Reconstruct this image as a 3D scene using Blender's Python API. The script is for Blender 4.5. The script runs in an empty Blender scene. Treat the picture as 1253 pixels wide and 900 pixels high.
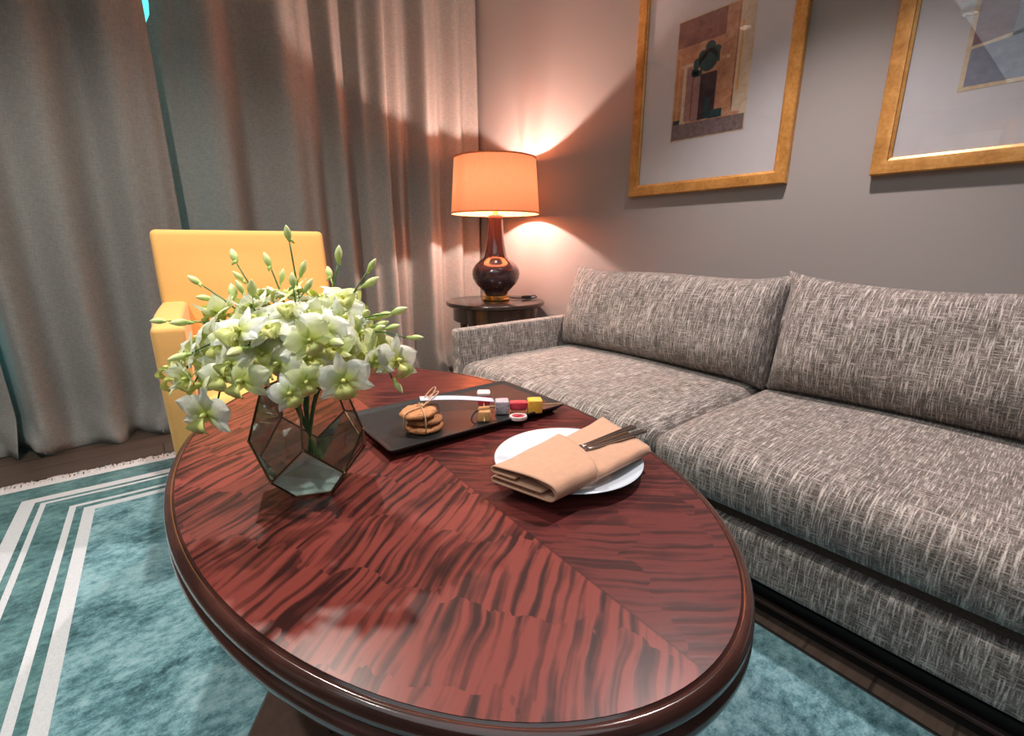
import bpy, bmesh, math, random
from mathutils import Vector, Matrix, Euler

S = bpy.context.scene
COL = S.collection
PI = math.pi
rnd = random.Random(7)

# ------------------------------------------------------------------ camera
cam_data = bpy.data.cameras.new('camera')
cam_data.sensor_fit = 'HORIZONTAL'
cam_data.sensor_width = 36.0
cam_data.lens = 572.0 / 1253.0 * 36.0
cam_data.clip_start = 0.02
cam = bpy.data.objects.new('camera', cam_data)
COL.objects.link(cam)
cam.location = (0, 0, 0.97)
cam.rotation_euler = (math.radians(90 - 14.9), 0, math.radians(-38.9))
S.camera = cam

# ------------------------------------------------------------------ world, exposure
S.view_settings.view_transform = 'Standard'
S.view_settings.look = 'None'
S.view_settings.gamma = 1.0
S.view_settings.use_curve_mapping = False
S.view_settings.exposure = 0.35
W = bpy.data.worlds.new('dusk_sky')
S.world = W
W.use_nodes = True
W.node_tree.nodes['Background'].inputs[0].default_value = (0.10, 0.62, 0.68, 1)
W.node_tree.nodes['Background'].inputs[1].default_value = 1.7

CEIL = 2.60
XR, XL, YF, YB = 2.15, -4.1, 3.22, -2.6     # inner faces of the room


def light(name, kind, loc, power, color, size=0.1, target=None, spot=None, blend=0.5):
    d = bpy.data.lights.new(name, kind)
    d.energy = power
    d.color = color
    if kind == 'AREA':
        d.shape = 'RECTANGLE'
        d.size, d.size_y = size if isinstance(size, tuple) else (size, size)
    else:
        d.shadow_soft_size = size
    if kind == 'SPOT':
        d.spot_size = math.radians(spot)
        d.spot_blend = blend
    o = bpy.data.objects.new(name, d)
    COL.objects.link(o)
    o.location = loc
    if target is not None:
        o.rotation_euler = (Vector(target) - Vector(loc)).to_track_quat('-Z', 'Y').to_euler()
    return o


# unseen area light added at the ceiling as soft fill for the whole room
light('ceiling_fill_light', 'AREA', (-1.3, -0.5, CEIL - 0.03), 32, (0.84, 0.95, 1.0), (3.6, 3.0), (-1.3, -0.5, 0))
# recessed ceiling spots: (x, y, power, aim, cone)
DOWNLIGHTS = [
    (0.36, 2.05, 110, (0.30, 1.15, 0.5), 95, (1.0, 0.92, 0.82)),
    (1.50, 0.68, 140, (1.18, 0.78, 0.4), 98, (1.0, 0.86, 0.83)),
    (-0.65, 0.95, 90, (-0.05, 2.00, 0.5), 92, (1.0, 0.93, 0.83)),
]
for i_, (x_, y_, p_, t_, c_, k_) in enumerate(DOWNLIGHTS):
    light('downlight_beam', 'SPOT', (x_, y_, CEIL - 0.07), p_, k_, 0.035, t_, c_, 0.6)
light('doorway_fill_beam', 'SPOT', (-3.4, 0.6, CEIL - 0.07), 60, (1.0, 0.75, 0.55), 0.05, (-4.1, 0.8, 1.6), 120, 0.6)  # unseen warm spot, added to light the doorway


# ------------------------------------------------------------------ mesh helpers
class MB:
    def __init__(self, off=(0, 0, 0)):
        self.v, self.f, self.m = [], [], []
        self.off = Vector(off)

    def add(self, vs, fs, mi=0):
        b = len(self.v)
        self.v += [Vector(p) - self.off for p in vs]
        for k in fs:
            self.f.append([b + i for i in k])
            self.m.append(mi)
        return self

    def rbox(self, c, h, r=0.01, k=3, m=(1, 1, 1), fn=None, mat=None, mi=0):
        """rounded box: centre c, half sizes h, edge radius r; fn bends each local point"""
        h = Vector(h)
        r = min(r, h.x * .999, h.y * .999, h.z * .999)
        ax = []
        for i in range(3):
            s = []
            for q in range(k + 1):
                s.append(-h[i] + r * (1 - math.cos(q / k * PI / 2)))
            for q in range(1, m[i]):
                s.append(-h[i] + r + (2 * h[i] - 2 * r) * q / m[i])
            for q in range(k + 1):
                s.append(h[i] - r * (1 - math.cos((k - q) / k * PI / 2)))
            ax.append(s)
        idx, vs, fs = {}, [], []

        def vid(i, j, l):
            key = (i, j, l)
            if key in idx:
                return idx[key]
            p = Vector((ax[0][i], ax[1][j], ax[2][l]))
            q = Vector([max(-h[a] + r, min(h[a] - r, p[a])) for a in range(3)])
            d = p - q
            if d.length > 1e-9:
                p = q + d.normalized() * r
            if fn:
                p = fn(p.copy())
            if mat is not None:
                p = mat @ p
            idx[key] = len(vs)
            vs.append(Vector(c) + p)
            return idx[key]
        n = [len(a) - 1 for a in ax]
        for i in range(n[0]):
            for j in range(n[1]):
                for l, fl in ((0, True), (n[2], False)):
                    q = [vid(i, j, l), vid(i + 1, j, l), vid(i + 1, j + 1, l), vid(i, j + 1, l)]
                    fs.append(q[::-1] if fl else q)
        for i in range(n[0]):
            for l in range(n[2]):
                for j, fl in ((0, False), (n[1], True)):
                    q = [vid(i, j, l), vid(i + 1, j, l), vid(i + 1, j, l + 1), vid(i, j, l + 1)]
                    fs.append(q[::-1] if fl else q)
        for j in range(n[1]):
            for l in range(n[2]):
                for i, fl in ((0, True), (n[0], False)):
                    q = [vid(i, j, l), vid(i, j + 1, l), vid(i, j + 1, l + 1), vid(i, j, l + 1)]
                    fs.append(q[::-1] if fl else q)
        return self.add(vs, fs, mi)

    def box(self, lo, hi, mi=0):
        x0, y0, z0 = lo
        x1, y1, z1 = hi
        vs = [(x0, y0, z0), (x1, y0, z0), (x1, y1, z0), (x0, y1, z0), (x0, y0, z1), (x1, y0, z1), (x1, y1, z1), (x0, y1, z1)]
        fs = [(3, 2, 1, 0), (4, 5, 6, 7), (0, 1, 5, 4), (1, 2, 6, 5), (2, 3, 7, 6), (3, 0, 4, 7)]
        return self.add(vs, fs, mi)

    def lathe(self, prof, n=48, c=(0, 0, 0), sx=1.0, sy=1.0, closed=False, mat=None, mi=0):
        vs, fs = [], []
        for r, z in prof:
            for k in range(n):
                a = 2 * PI * k / n
                p = Vector((r * math.cos(a) * sx, r * math.sin(a) * sy, z))
                if mat is not None:
                    p = mat @ p
                vs.append(Vector(c) + p)
        for i in range(len(prof) - 1):
            for k in range(n):
                k2 = (k + 1) % n
                fs.append((i * n + k, i * n + k2, (i + 1) * n + k2, (i + 1) * n + k))
        if closed:
            if prof[0][0] > 1e-6:
                fs.append(tuple(range(n))[::-1])
            if prof[-1][0] > 1e-6:
                b = (len(prof) - 1) * n
                fs.append(tuple(b + k for k in range(n)))
        return self.add(vs, fs, mi)

    def tube(self, pts, rad, n=8, cap=True, mi=0):
        pts = [Vector(p) for p in pts]
        if not isinstance(rad, (list, tuple)):
            rad = [rad] * len(pts)
        vs, fs = [], []
        t0 = (pts[1] - pts[0]).normalized()
        ref = Vector((0, 0, 1)) if abs(t0.z) < .9 else Vector((1, 0, 0))
        nx = t0.cross(ref).normalized()
        for i, p in enumerate(pts):
            t = (pts[min(i + 1, len(pts) - 1)] - pts[max(i - 1, 0)])
            t = t.normalized() if t.length > 1e-9 else t0
            nx = (nx - t * nx.dot(t))
            nx = nx.normalized() if nx.length > 1e-6 else t.orthogonal().normalized()
            ny = t.cross(nx)
            for k in range(n):
                a = 2 * PI * k / n
                vs.append(p + (nx * math.cos(a) + ny * math.sin(a)) * rad[i])
        for i in range(len(pts) - 1):
            for k in range(n):
                k2 = (k + 1) % n
                fs.append((i * n + k, i * n + k2, (i + 1) * n + k2, (i + 1) * n + k))
        if cap:
            fs.append(tuple(range(n))[::-1])
            b = (len(pts) - 1) * n
            fs.append(tuple(b + k for k in range(n)))
        return self.add(vs, fs, mi)

    def prism(self, poly, z0, z1, top=1.0, mi=0):
        n = len(poly)
        cx = sum(p[0] for p in poly) / n
        cy = sum(p[1] for p in poly) / n
        vs = [(x, y, z0) for x, y in poly] + [(cx + (x - cx) * top, cy + (y - cy) * top, z1) for x, y in poly]
        fs = [tuple(range(n))[::-1], tuple(n + k for k in range(n))]
        fs += [(k, (k + 1) % n, n + (k + 1) % n, n + k) for k in range(n)]
        return self.add(vs, fs, mi)

    def grid(self, fn, nu, nv, mi=0):
        vs = [fn(i / nu, j / nv) for j in range(nv + 1) for i in range(nu + 1)]
        fs = []
        for j in range(nv):
            for i in range(nu):
                a = j * (nu + 1) + i
                fs.append((a, a + 1, a + nu + 2, a + nu + 1))
        return self.add(vs, fs, mi)

    def mesh(self, name, mats, smooth=True, angle=40, normals=True):
        me = bpy.data.meshes.new(name)
        me.from_pydata([tuple(p) for p in self.v], [], self.f)
        for q in (mats if isinstance(mats, (list, tuple)) else [mats]):
            me.materials.append(q)
        for p, k in zip(me.polygons, self.m):
            p.material_index = k
        bm = bmesh.new()
        bm.from_mesh(me)
        bmesh.ops.remove_doubles(bm, verts=bm.verts, dist=1e-6)
        if normals:
            bmesh.ops.recalc_face_normals(bm, faces=bm.faces)
        bm.to_mesh(me)
        bm.free()
        if smooth:
            me.polygons.foreach_set('use_smooth', [True] * len(me.polygons))
            me.set_sharp_from_angle(angle=math.radians(angle))
        me.update()
        return me

    def build(self, name, mats, parent=None, smooth=True, angle=40, normals=True):
        o = bpy.data.objects.new(name, self.mesh(name, mats, smooth, angle, normals))
        COL.objects.link(o)
        if parent is not None:
            o.parent = parent
        return o


def tag(o, label, cat, group=None, kind=None):
    o['label'] = label
    o['category'] = cat
    if group:
        o['group'] = group
    if kind:
        o['kind'] = kind
    return o


def thing(name, label, cat, loc=(0, 0, 0), rz=0.0, group=None):
    o = bpy.data.objects.new(name, None)
    o.empty_display_size = 0.05
    COL.objects.link(o)
    o.location = loc
    o.rotation_euler = (0, 0, rz)
    return tag(o, label, cat, group)


def struct(o):
    o['kind'] = 'structure'
    return o


def dup(o, parent=None):
    c = o.copy()
    COL.objects.link(c)
    if parent is not None:
        c.parent = parent
    for ch in list(o.children):
        dup(ch, c)
    return c


# ------------------------------------------------------------------ material helpers
class NT:
    def __init__(self, name):
        self.mat = bpy.data.materials.new(name)
        self.mat.use_nodes = True
        self.t = self.mat.node_tree
        self.b = self.t.nodes['Principled BSDF']
        self.out = self.t.nodes['Material Output']

    def n(self, typ, **kw):
        q = self.t.nodes.new(typ)
        for k, v in kw.items():
            if k.startswith('i_'):
                q.inputs[int(k[2:])].default_value = v
            else:
                setattr(q, k, v)
        return q

    def l(self, a, b):
        self.t.links.new(a, b)

    def coord(self, kind='Object'):
        return self.n('ShaderNodeTexCoord').outputs[kind]

    def mapping(self, vec, scale=(1, 1, 1), loc=(0, 0, 0), rot=(0, 0, 0)):
        m = self.n('ShaderNodeMapping')
        m.inputs['Scale'].default_value = scale
        m.inputs['Location'].default_value = loc
        m.inputs['Rotation'].default_value = rot
        self.l(vec, m.inputs[0])
        return m.outputs[0]

    def noise(self, vec, scale=5, detail=4, rough=.5, dist=0.0):
        q = self.n('ShaderNodeTexNoise')
        q.inputs['Scale'].default_value = scale
        q.inputs['Detail'].default_value = detail
        q.inputs['Roughness'].default_value = rough
        q.inputs['Distortion'].default_value = dist
        self.l(vec, q.inputs['Vector'])
        return q.outputs['Fac']

    def ramp(self, fac, stops, interp='LINEAR'):
        q = self.n('ShaderNodeValToRGB')
        q.color_ramp.interpolation = interp
        e = q.color_ramp.elements
        while len(e) < len(stops):
            e.new(.5)
        for k, (p, c) in zip(e, stops):
            k.position = p
            k.color = (c[0], c[1], c[2], 1) if isinstance(c, (tuple, list)) else (c, c, c, 1)
        self.l(fac, q.inputs[0])
        return q.outputs[0]

    def math(self, op, a, b=None, c=None):
        q = self.n('ShaderNodeMath', operation=op)
        for i, v in enumerate((a, b, c)):
            if v is None:
                continue
            if isinstance(v, (int, float)):
                q.inputs[i].default_value = v
            else:
                self.l(v, q.inputs[i])
        return q.outputs[0]

    def mix(self, fac, a, b, blend='MIX'):
        q = self.n('ShaderNodeMix', data_type='RGBA', blend_type=blend)
        for i, v in ((0, fac), (6, a), (7, b)):
            if isinstance(v, (int, float)):
                q.inputs[i].default_value = v
            elif isinstance(v, tuple):
                q.inputs[i].default_value = (v[0], v[1], v[2], 1)
            else:
                self.l(v, q.inputs[i])
        return q.outputs[2]

    def bump(self, h, strength=.3, dist=.01):
        q = self.n('ShaderNodeBump')
        q.inputs['Strength'].default_value = strength
        q.inputs['Distance'].default_value = dist
        self.l(h, q.inputs['Height'])
        self.l(q.outputs[0], self.b.inputs['Normal'])

    def base(self, c):
        if isinstance(c, tuple):
            self.b.inputs['Base Color'].default_value = (c[0], c[1], c[2], 1)
        else:
            self.l(c, self.b.inputs['Base Color'])

    def set(self, **kw):
        nm = dict(rough='Roughness', metal='Metallic', spec='Specular IOR Level', coat='Coat Weight',
                  coat_rough='Coat Roughness', sheen='Sheen Weight', trans='Transmission Weight', ior='IOR',
                  alpha='Alpha', sss='Subsurface Weight')
        for k, v in kw.items():
            self.b.inputs[nm[k]].default_value = v
        return self


def plain(name, color, rough=.5, var=.12, scale=30, bump=0.0, **kw):
    q = NT(name)
    v = q.coord()
    f = q.noise(v, scale, 5, .6)
    lo = tuple(c * (1 - var) for c in color)
    hi = tuple(min(1, c * (1 + var)) for c in color)
    q.base(q.ramp(f, [(.3, lo), (.7, hi)]))
    q.set(rough=rough, **kw)
    if bump:
        q.bump(f, bump, .003)
    return q.mat


def m_wall():
    q = NT('painted_wall')
    v = q.coord()
    f = q.noise(v, 140, 5, .7)
    g = q.noise(v, 1.6, 2)
    q.base(q.mix(g, (.295, .274, .262), (.325, .303, .290)))
    q.set(rough=.75, spec=.3)
    q.bump(f, .08, .002)
    return q.mat


def m_floor():
    q = NT('dark_oak_boards')
    v = q.coord()
    br = q.n('ShaderNodeTexBrick')
    br.inputs['Scale'].default_value = 1.0
    br.inputs['Mortar Size'].default_value = .004
    br.inputs['Brick Width'].default_value = 1.4
    br.inputs['Row Height'].default_value = .14
    br.inputs['Color1'].default_value = (.10, .066, .05, 1)
    br.inputs['Color2'].default_value = (.075, .05, .04, 1)
    br.inputs['Mortar'].default_value = (.012, .009, .008, 1)
    q.l(v, br.inputs['Vector'])
    g = q.noise(q.mapping(v, (3, 60, 60)), 1, 6, .65)
    q.base(q.mix(q.ramp(g, [(.35, .0), (.7, .6)]), br.outputs['Color'], (.17, .12, .095)))
    q.set(rough=.42, spec=.4)
    q.bump(g, .1, .002)
    return q.mat


def m_tweed(name='sofa_tweed', swap=False):
    q = NT(name)
    v = q.coord()
    if swap:
        v = q.mapping(v, (1, 1, 1), (.31, 0, 0), (0, 0, PI / 2))
    wa = q.noise(q.mapping(v, (22, 300, 22)), 1, 2, .5)
    wb = q.noise(q.mapping(v, (320, 24, 320)), 1, 2, .5)
    am = q.ramp(wa, [(.40, 0.0), (.68, 1.0)])
    bm_ = q.ramp(wb, [(.42, 0.0), (.70, .85)])
    t = q.math('MAXIMUM', am, bm_)
    sp = q.noise(v, 330, 2, .6)
    big = q.noise(q.mapping(v, (5, 60, 5)), 1, 2)
    t = q.math('ADD', q.math('MULTIPLY', t, .62), q.math('MULTIPLY', q.math('SUBTRACT', sp, .5), .75))
    t = q.math('ADD', t, q.math('MULTIPLY', q.math('SUBTRACT', big, .5), .35))
    q.base(q.ramp(t, [(.0, (.080, .068, .060)), (.32, (.225, .198, .180)), (.72, (.60, .545, .505))]))
    q.set(rough=.92, spec=.12, sheen=.15)
    q.bump(t, .35, .003)
    return q.mat


def m_cloth(name, c0, c1, sc=420, rough=.9, bump=.25, sheen=.2):
    q = NT(name)
    v = q.coord()
    a = q.noise(q.mapping(v, (sc, sc, sc * .12)), 1, 2)
    b = q.noise(q.mapping(v, (sc * .12, sc * .12, sc)), 1, 2)
    t = q.math('MULTIPLY', q.math('ADD', a, b), .5)
    q.base(q.ramp(t, [(.35, c0), (.65, c1)]))
    q.set(rough=rough, spec=.2, sheen=sheen)
    q.bump(t, bump, .0015)
    return q.mat


def m_rug():
    q = NT('distressed_rug_pile')
    v = q.coord()
    sep = q.n('ShaderNodeSeparateXYZ')
    q.l(v, sep.inputs[0])
    x, y = sep.outputs[0], sep.outputs[1]
    # local origin sits at the far left corner: x runs right, y runs towards the far fringe (negative inside)
    u = q.math('SUBTRACT', x, .105)
    w = q.math('SUBTRACT', q.math('MULTIPLY', y, -1), .125)
    d = q.math('MINIMUM', u, w)

    def band(lo, hi):
        return q.math('MULTIPLY', q.math('GREATER_THAN', d, lo), q.math('LESS_THAN', d, hi))
    s = q.math('ADD', q.math('ADD', band(0, .043), band(.061, .078)), q.math('ADD', band(.152, .172), band(.196, .230)))
    big = q.noise(q.mapping(v, (7, 7, 7)), 1, 5, .68, .4)
    mid = q.noise(q.mapping(v, (34, 55, 34)), 1, 6, .75)
    fin = q.noise(v, 260, 3, .7)
    t = q.math('ADD', q.math('MULTIPLY', big, .42), q.math('ADD', q.math('MULTIPLY', mid, .46), q.math('MULTIPLY', fin, .16)))
    inside = q.ramp(t, [(.40, (.030, .080, .095)), (.48, (.095, .215, .245)), (.55, (.20, .375, .42)), (.64, (.34, .51, .55))])
    border = q.ramp(t, [(.42, (.030, .080, .088)), (.54, (.095, .215, .225)), (.68, (.22, .38, .39))])
    base = q.mix(q.math('GREATER_THAN', d, .230), border, inside)
    white = q.ramp(fin, [(.3, (.55, .58, .62)), (.7, (.70, .72, .75))])
    q.base(q.mix(s, base, white))
    q.set(rough=.95, spec=.1, sheen=.15)
    q.bump(fin, .5, .004)
    return q.mat


def m_veneer():
    q = NT('figured_mahogany_veneer')
    v = q.coord()
    sep = q.n('ShaderNodeSeparateXYZ')
    q.l(v, sep.inputs[0])
    x = q.math('SUBTRACT', sep.outputs[0], SEAM)
    y = sep.outputs[1]
    ax = q.math('ABSOLUTE', x)
    side = q.math('GREATER_THAN', x, 0)
    wob = q.math('SUBTRACT', q.noise(q.mapping(v, (6, 6, 6)), 1, 2), .5)
    along = q.math('SUBTRACT', q.math('MULTIPLY', ax, .80), q.math('MULTIPLY', y, .60))
    across = q.math('ADD', q.math('MULTIPLY', ax, .60), q.math('MULTIPLY', y, .80))
    across = q.math('ADD', across, q.math('MULTIPLY', wob, .05))
    jag = q.noise(q.mapping(v, (16, 16, 16)), 1, 3)
    bandp = q.math('ADD', q.math('MULTIPLY', along, 8.5), q.math('MULTIPLY', jag, 1.1))
    band = q.math('FLOOR', bandp)
    cmb = q.n('ShaderNodeCombineXYZ')
    q.l(q.math('MULTIPLY', along, 5), cmb.inputs[0])
    q.l(q.math('MULTIPLY', across, 92), cmb.inputs[1])
    q.l(q.math('ADD', q.math('MULTIPLY', side, 7.3), q.math('MULTIPLY', band, 1.7)), cmb.inputs[2])
    r1 = q.noise(cmb.outputs[0], 1, 1.5, .5, .15)
    patch = q.noise(q.mapping(v, (11, 11, 11)), 1, 3, .6)
    th = q.math('ADD', r1, q.math('MULTIPLY', q.math('SUBTRACT', patch, .5), .42))
    streak = q.ramp(th, [(.34, 0.0), (.46, .45), (.56, 1.0)])
    cmb2 = q.n('ShaderNodeCombineXYZ')
    q.l(q.math('MULTIPLY', along, 30), cmb2.inputs[0])
    q.l(q.math('MULTIPLY', across, 420), cmb2.inputs[1])
    q.l(side, cmb2.inputs[2])
    fine = q.noise(cmb2.outputs[0], 1, 2)
    light_ = q.mix(side, (.215, .043, .033), (.125, .024, .021))  # right half coloured darker and redder to stand for its angle of reflection
    dark_ = q.mix(side, (.026, .006, .006), (.038, .008, .008))
    col = q.mix(streak, dark_, light_)
    col = q.mix(q.math('MULTIPLY', fine, .25), col, (.05, .011, .009))
    line = q.math('LESS_THAN', ax, .0018)
    col = q.mix(q.math('MULTIPLY', line, .5), col, (.03, .008, .006))
    q.base(col)
    q.set(rough=.34, spec=.35, coat=.12, coat_rough=.12)
    q.bump(streak, .05, .001)
    return q.mat


def m_wood(name, c0, c1, rough=.25, scale=(4, 60, 60), coat=.3):
    q = NT(name)
    v = q.coord()
    g = q.noise(q.mapping(v, scale), 1, 5, .6, .4)
    q.base(q.ramp(g, [(.3, c0), (.7, c1)]))
    q.set(rough=rough, coat=coat, coat_rough=.15)
    return q.mat


def m_gilt():
    q = NT('gilded_frame_wood')
    v = q.coord()
    g = q.noise(q.mapping(v, (30, 12, 12)), 1, 5, .65, .5)
    f = q.noise(v, 90, 3)
    t = q.math('ADD', q.math('MULTIPLY', g, .7), q.math('MULTIPLY', f, .3))
    q.base(q.ramp(t, [(.32, (.36, .155, .035)), (.52, (.56, .27, .07)), (.72, (.74, .42, .14))]))
    q.set(rough=.36, metal=.25)
    q.bump(t, .1, .002)
    return q.mat


def m_pane(name, tint, gloss=.06, rough=.01, gl_col=(1, 1, 1), fres=.8):
    """thin sheet of glass: see-through with a surface reflection"""
    q = NT(name)
    tr = q.n('ShaderNodeBsdfTransparent')
    tr.inputs[0].default_value = (*tint, 1)
    gl = q.n('ShaderNodeBsdfGlossy')
    gl.inputs['Color'].default_value = (*gl_col, 1)
    gl.inputs['Roughness'].default_value = rough
    lw = q.n('ShaderNodeLayerWeight')
    lw.inputs[0].default_value = .25
    fac = q.math('ADD', q.math('MULTIPLY', lw.outputs['Fresnel'], fres), gloss)
    mx = q.n('ShaderNodeMixShader')
    q.l(fac, mx.inputs[0])
    q.l(tr.outputs[0], mx.inputs[1])
    q.l(gl.outputs[0], mx.inputs[2])
    q.l(mx.outputs[0], q.out.inputs[0])
    return q.mat


def m_frost():
    q = NT('frosted_teal_facet')
    v = q.coord()
    f = q.noise(v, 24, 3, .6)
    c = q.ramp(f, [(.3, (.40, .56, .58)), (.7, (.62, .80, .82))])
    df = q.n('ShaderNodeBsdfDiffuse')
    tl = q.n('ShaderNodeBsdfTranslucent')
    gl = q.n('ShaderNodeBsdfGlossy')
    gl.inputs['Roughness'].default_value = .12
    q.l(c, df.inputs[0])
    q.l(c, tl.inputs[0])
    mx = q.n('ShaderNodeMixShader')
    mx.inputs[0].default_value = .6
    q.l(df.outputs[0], mx.inputs[1])
    q.l(tl.outputs[0], mx.inputs[2])
    m2 = q.n('ShaderNodeMixShader')
    m2.inputs[0].default_value = .10
    q.l(mx.outputs[0], m2.inputs[1])
    q.l(gl.outputs[0], m2.inputs[2])
    q.l(m2.outputs[0], q.out.inputs[0])
    return q.mat


def m_shade():
    q = NT('orange_silk_shade')
    v = q.coord()
    f = q.noise(q.mapping(v, (300, 300, 8)), 1, 2)
    c = q.ramp(f, [(.3, (.70, .245, .10)), (.7, (.78, .285, .12))])
    df = q.n('ShaderNodeBsdfDiffuse')
    tl = q.n('ShaderNodeBsdfTranslucent')
    q.l(c, df.inputs[0])
    tl.inputs[0].default_value = (.80, .37, .19, 1)
    mx = q.n('ShaderNodeMixShader')
    mx.inputs[0].default_value = .055
    q.l(df.outputs[0], mx.inputs[1])
    q.l(tl.outputs[0], mx.inputs[2])
    q.l(mx.outputs[0], q.out.inputs[0])
    return q.mat


def m_petal():
    q = NT('orchid_petal')
    v = q.coord()
    ln = q.n('ShaderNodeVectorMath', operation='LENGTH')
    q.l(v, ln.inputs[0])
    rd = q.n('ShaderNodeObjectInfo').outputs['Random']
    f = q.noise(q.mapping(v, (60, 60, 60)), 1, 3)
    r = q.math('ADD', ln.outputs['Value'], q.math('MULTIPLY', q.math('SUBTRACT', f, .5), .014))
    white = q.mix(q.math('POWER', rd, 1.3), (.90, .91, .88), (.78, .83, .42))
    mid = q.mix(rd, (.80, .84, .60), (.70, .78, .27))
    t = q.ramp(r, [(.004, 0.0), (.022, 1.0)])
    c = q.mix(t, (.56, .64, .12), mid)
    c = q.mix(q.ramp(r, [(.014, 0.0), (.028, 1.0)]), c, white)
    df = q.n('ShaderNodeBsdfDiffuse')
    tl = q.n('ShaderNodeBsdfTranslucent')
    q.l(c, df.inputs[0])
    q.l(c, tl.inputs[0])
    mx = q.n('ShaderNodeMixShader')
    mx.inputs[0].default_value = .30
    q.l(df.outputs[0], mx.inputs[1])
    q.l(tl.outputs[0], mx.inputs[2])
    gl = q.n('ShaderNodeBsdfGlossy')
    gl.inputs['Roughness'].default_value = .35
    m2 = q.n('ShaderNodeMixShader')
    m2.inputs[0].default_value = .05
    q.l(mx.outputs[0], m2.inputs[1])
    q.l(gl.outputs[0], m2.inputs[2])
    q.l(m2.outputs[0], q.out.inputs[0])
    return q.mat


def m_bud():
    q = NT('orchid_bud_green')
    v = q.coord()
    sep = q.n('ShaderNodeSeparateXYZ')
    q.l(v, sep.inputs[0])
    f = q.noise(q.mapping(v, (300, 300, 40)), 1, 2)
    z = q.math('ADD', sep.outputs[2], q.math('MULTIPLY', q.math('SUBTRACT', f, .5), .012))
    q.base(q.ramp(q.math('MULTIPLY', z, 30), [(0, (.36, .50, .12)), (.45, (.60, .70, .25)), (.95, (.74, .78, .40))]))
    q.set(rough=.45, sss=.0)
    return q.mat


def m_cookie():
    q = NT('baked_cookie')
    v = q.coord()
    f = q.noise(v, 160, 4, .7)
    vo = q.n('ShaderNodeTexVoronoi')
    vo.inputs['Scale'].default_value = 90
    q.l(v, vo.inputs['Vector'])
    g = q.noise(v, 60, 3)
    chips = q.math('LESS_THAN', q.math('ADD', vo.outputs['Distance'], q.math('MULTIPLY', g, .5)), .42)
    q.base(q.mix(chips, q.ramp(f, [(.3, (.36, .135, .05)), (.7, (.58, .27, .115))]), (.16, .06, .03)))
    q.set(rough=.8)
    q.bump(f, .6, .004)
    return q.mat


def m_dragon():
    q = NT('dragon_fruit_flesh')
    v = q.coord()
    f = q.noise(v, 420, 2, .6)
    q.base(q.ramp(f, [(.36, (.06, .05, .07)), (.44, (.42, .36, .42)), (.6, (.56, .50, .55))]))
    q.set(rough=.35)
    return q.mat


SEAM = 0.0
M = dict(
    wall=m_wall(), floor=m_floor(), tweed=m_tweed(), tweed_arm=m_tweed('sofa_arm_tweed', True), rug=m_rug(), veneer=m_veneer(), gilt=m_gilt(),
    ceiling=plain('white_ceiling_paint', (.70, .69, .67), .8, .03),
    curtain=m_cloth('taupe_curtain_linen', (.258, .252, .238), (.360, .352, .332), 330, .92, .3, .1),
    yellow=m_cloth('yellow_upholstery', (.78, .42, .125), (.83, .47, .155), 500, .8, .12, .15),
    fringe=plain('cotton_fringe', (.74, .71, .71), .9, .12, 200),
    edge=m_wood('dark_mahogany_edge', (.030, .011, .009), (.075, .026, .020), .16, (8, 8, 60), .6),
    darkwood=m_wood('espresso_wood', (.016, .010, .009), (.036, .022, .018), .24, (30, 30, 5), .4),
    plinth=m_wood('brown_plinth_wood', (.055, .032, .026), (.085, .052, .042), .45, (30, 30, 30), .1),
    black=plain('matt_black', (.012, .011, .011), .6),
    recess=plain('shaded_gap_fabric', (.10, .075, .06), .95, .3, 300),  # sofa fabric in the gap, its colour darkened for shade under the cushions
    tray=plain('black_slate_tray', (.016, .018, .019), .38, .25, 40, .05),
    porcelain=plain('white_porcelain', (.58, .65, .72), .12, .01, coat=.3),
    napkin=m_cloth('peach_linen_napkin', (.50, .285, .185), (.56, .325, .215), 600, .8, .1, .2),
    steel=plain('polished_steel', (.52, .49, .46), .16, .05, metal=1.0),
    brass=plain('polished_brass', (.80, .48, .16), .22, .06, metal=1.0),
    bronze=plain('dark_brass_came', (.20, .14, .085), .3, .1, metal=1.0),
    ceramic=plain('plum_brown_glaze', (.050, .026, .028), .07, .1, 6, coat=.6, coat_rough=.03),
    shade=m_shade(),
    shade_in=plain('white_shade_lining', (.85, .80, .72), .8, .02),
    petal=m_petal(), bud=m_bud(),
    lip=plain('orchid_lip', (.68, .70, .22), .45, .15, 90),
    stem=plain('orchid_stem', (.075, .17, .035), .5, .25, 60),
    stem_pale=plain('orchid_pedicel', (.42, .52, .16), .5, .2, 60),
    glass=m_pane('smoky_vase_glass', (.80, .80, .76), .05),
    mirror=m_pane('silvered_vase_facet', (.42, .46, .45), .22, .12, (.75, .9, .92)),
    frosted=m_frost(),
    water=m_pane('vase_water', (.86, .90, .86), .04),
    picglass=m_pane('picture_glass', (.985, .99, .99), .03, .004, (1, 1, 1), .30),
    mat=plain('white_mount_board', (.63, .615, .64), .85, .02),
    cookie=m_cookie(), dragon=m_dragon(),
    twine=plain('jute_twine', (.50, .32, .19), .9, .25, 400),
    card=plain('pale_paper_strip', (.55, .60, .74), .6, .02),
    mango=plain('mango_flesh', (.86, .44, .06), .35, .12, 120),
    melon=plain('watermelon_flesh', (.55, .035, .06), .3, .25, 200),
    rind=plain('pale_fruit_rind', (.72, .60, .58), .4, .15, 200),
    bread=plain('orange_fruit_flesh', (.74, .38, .15), .5, .15, 120),
    bamboo=plain('bamboo_stick', (.45, .30, .14), .6, .2, 100),
    white=plain('white_plastic', (.75, .75, .74), .4, .02),
)
q_ = NT('lit_bulb_glass')
q_.b.inputs['Emission Color'].default_value = (1.0, .72, .5, 1)
q_.b.inputs['Emission Strength'].default_value = 12.0
M['bulb'] = q_.mat
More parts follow.
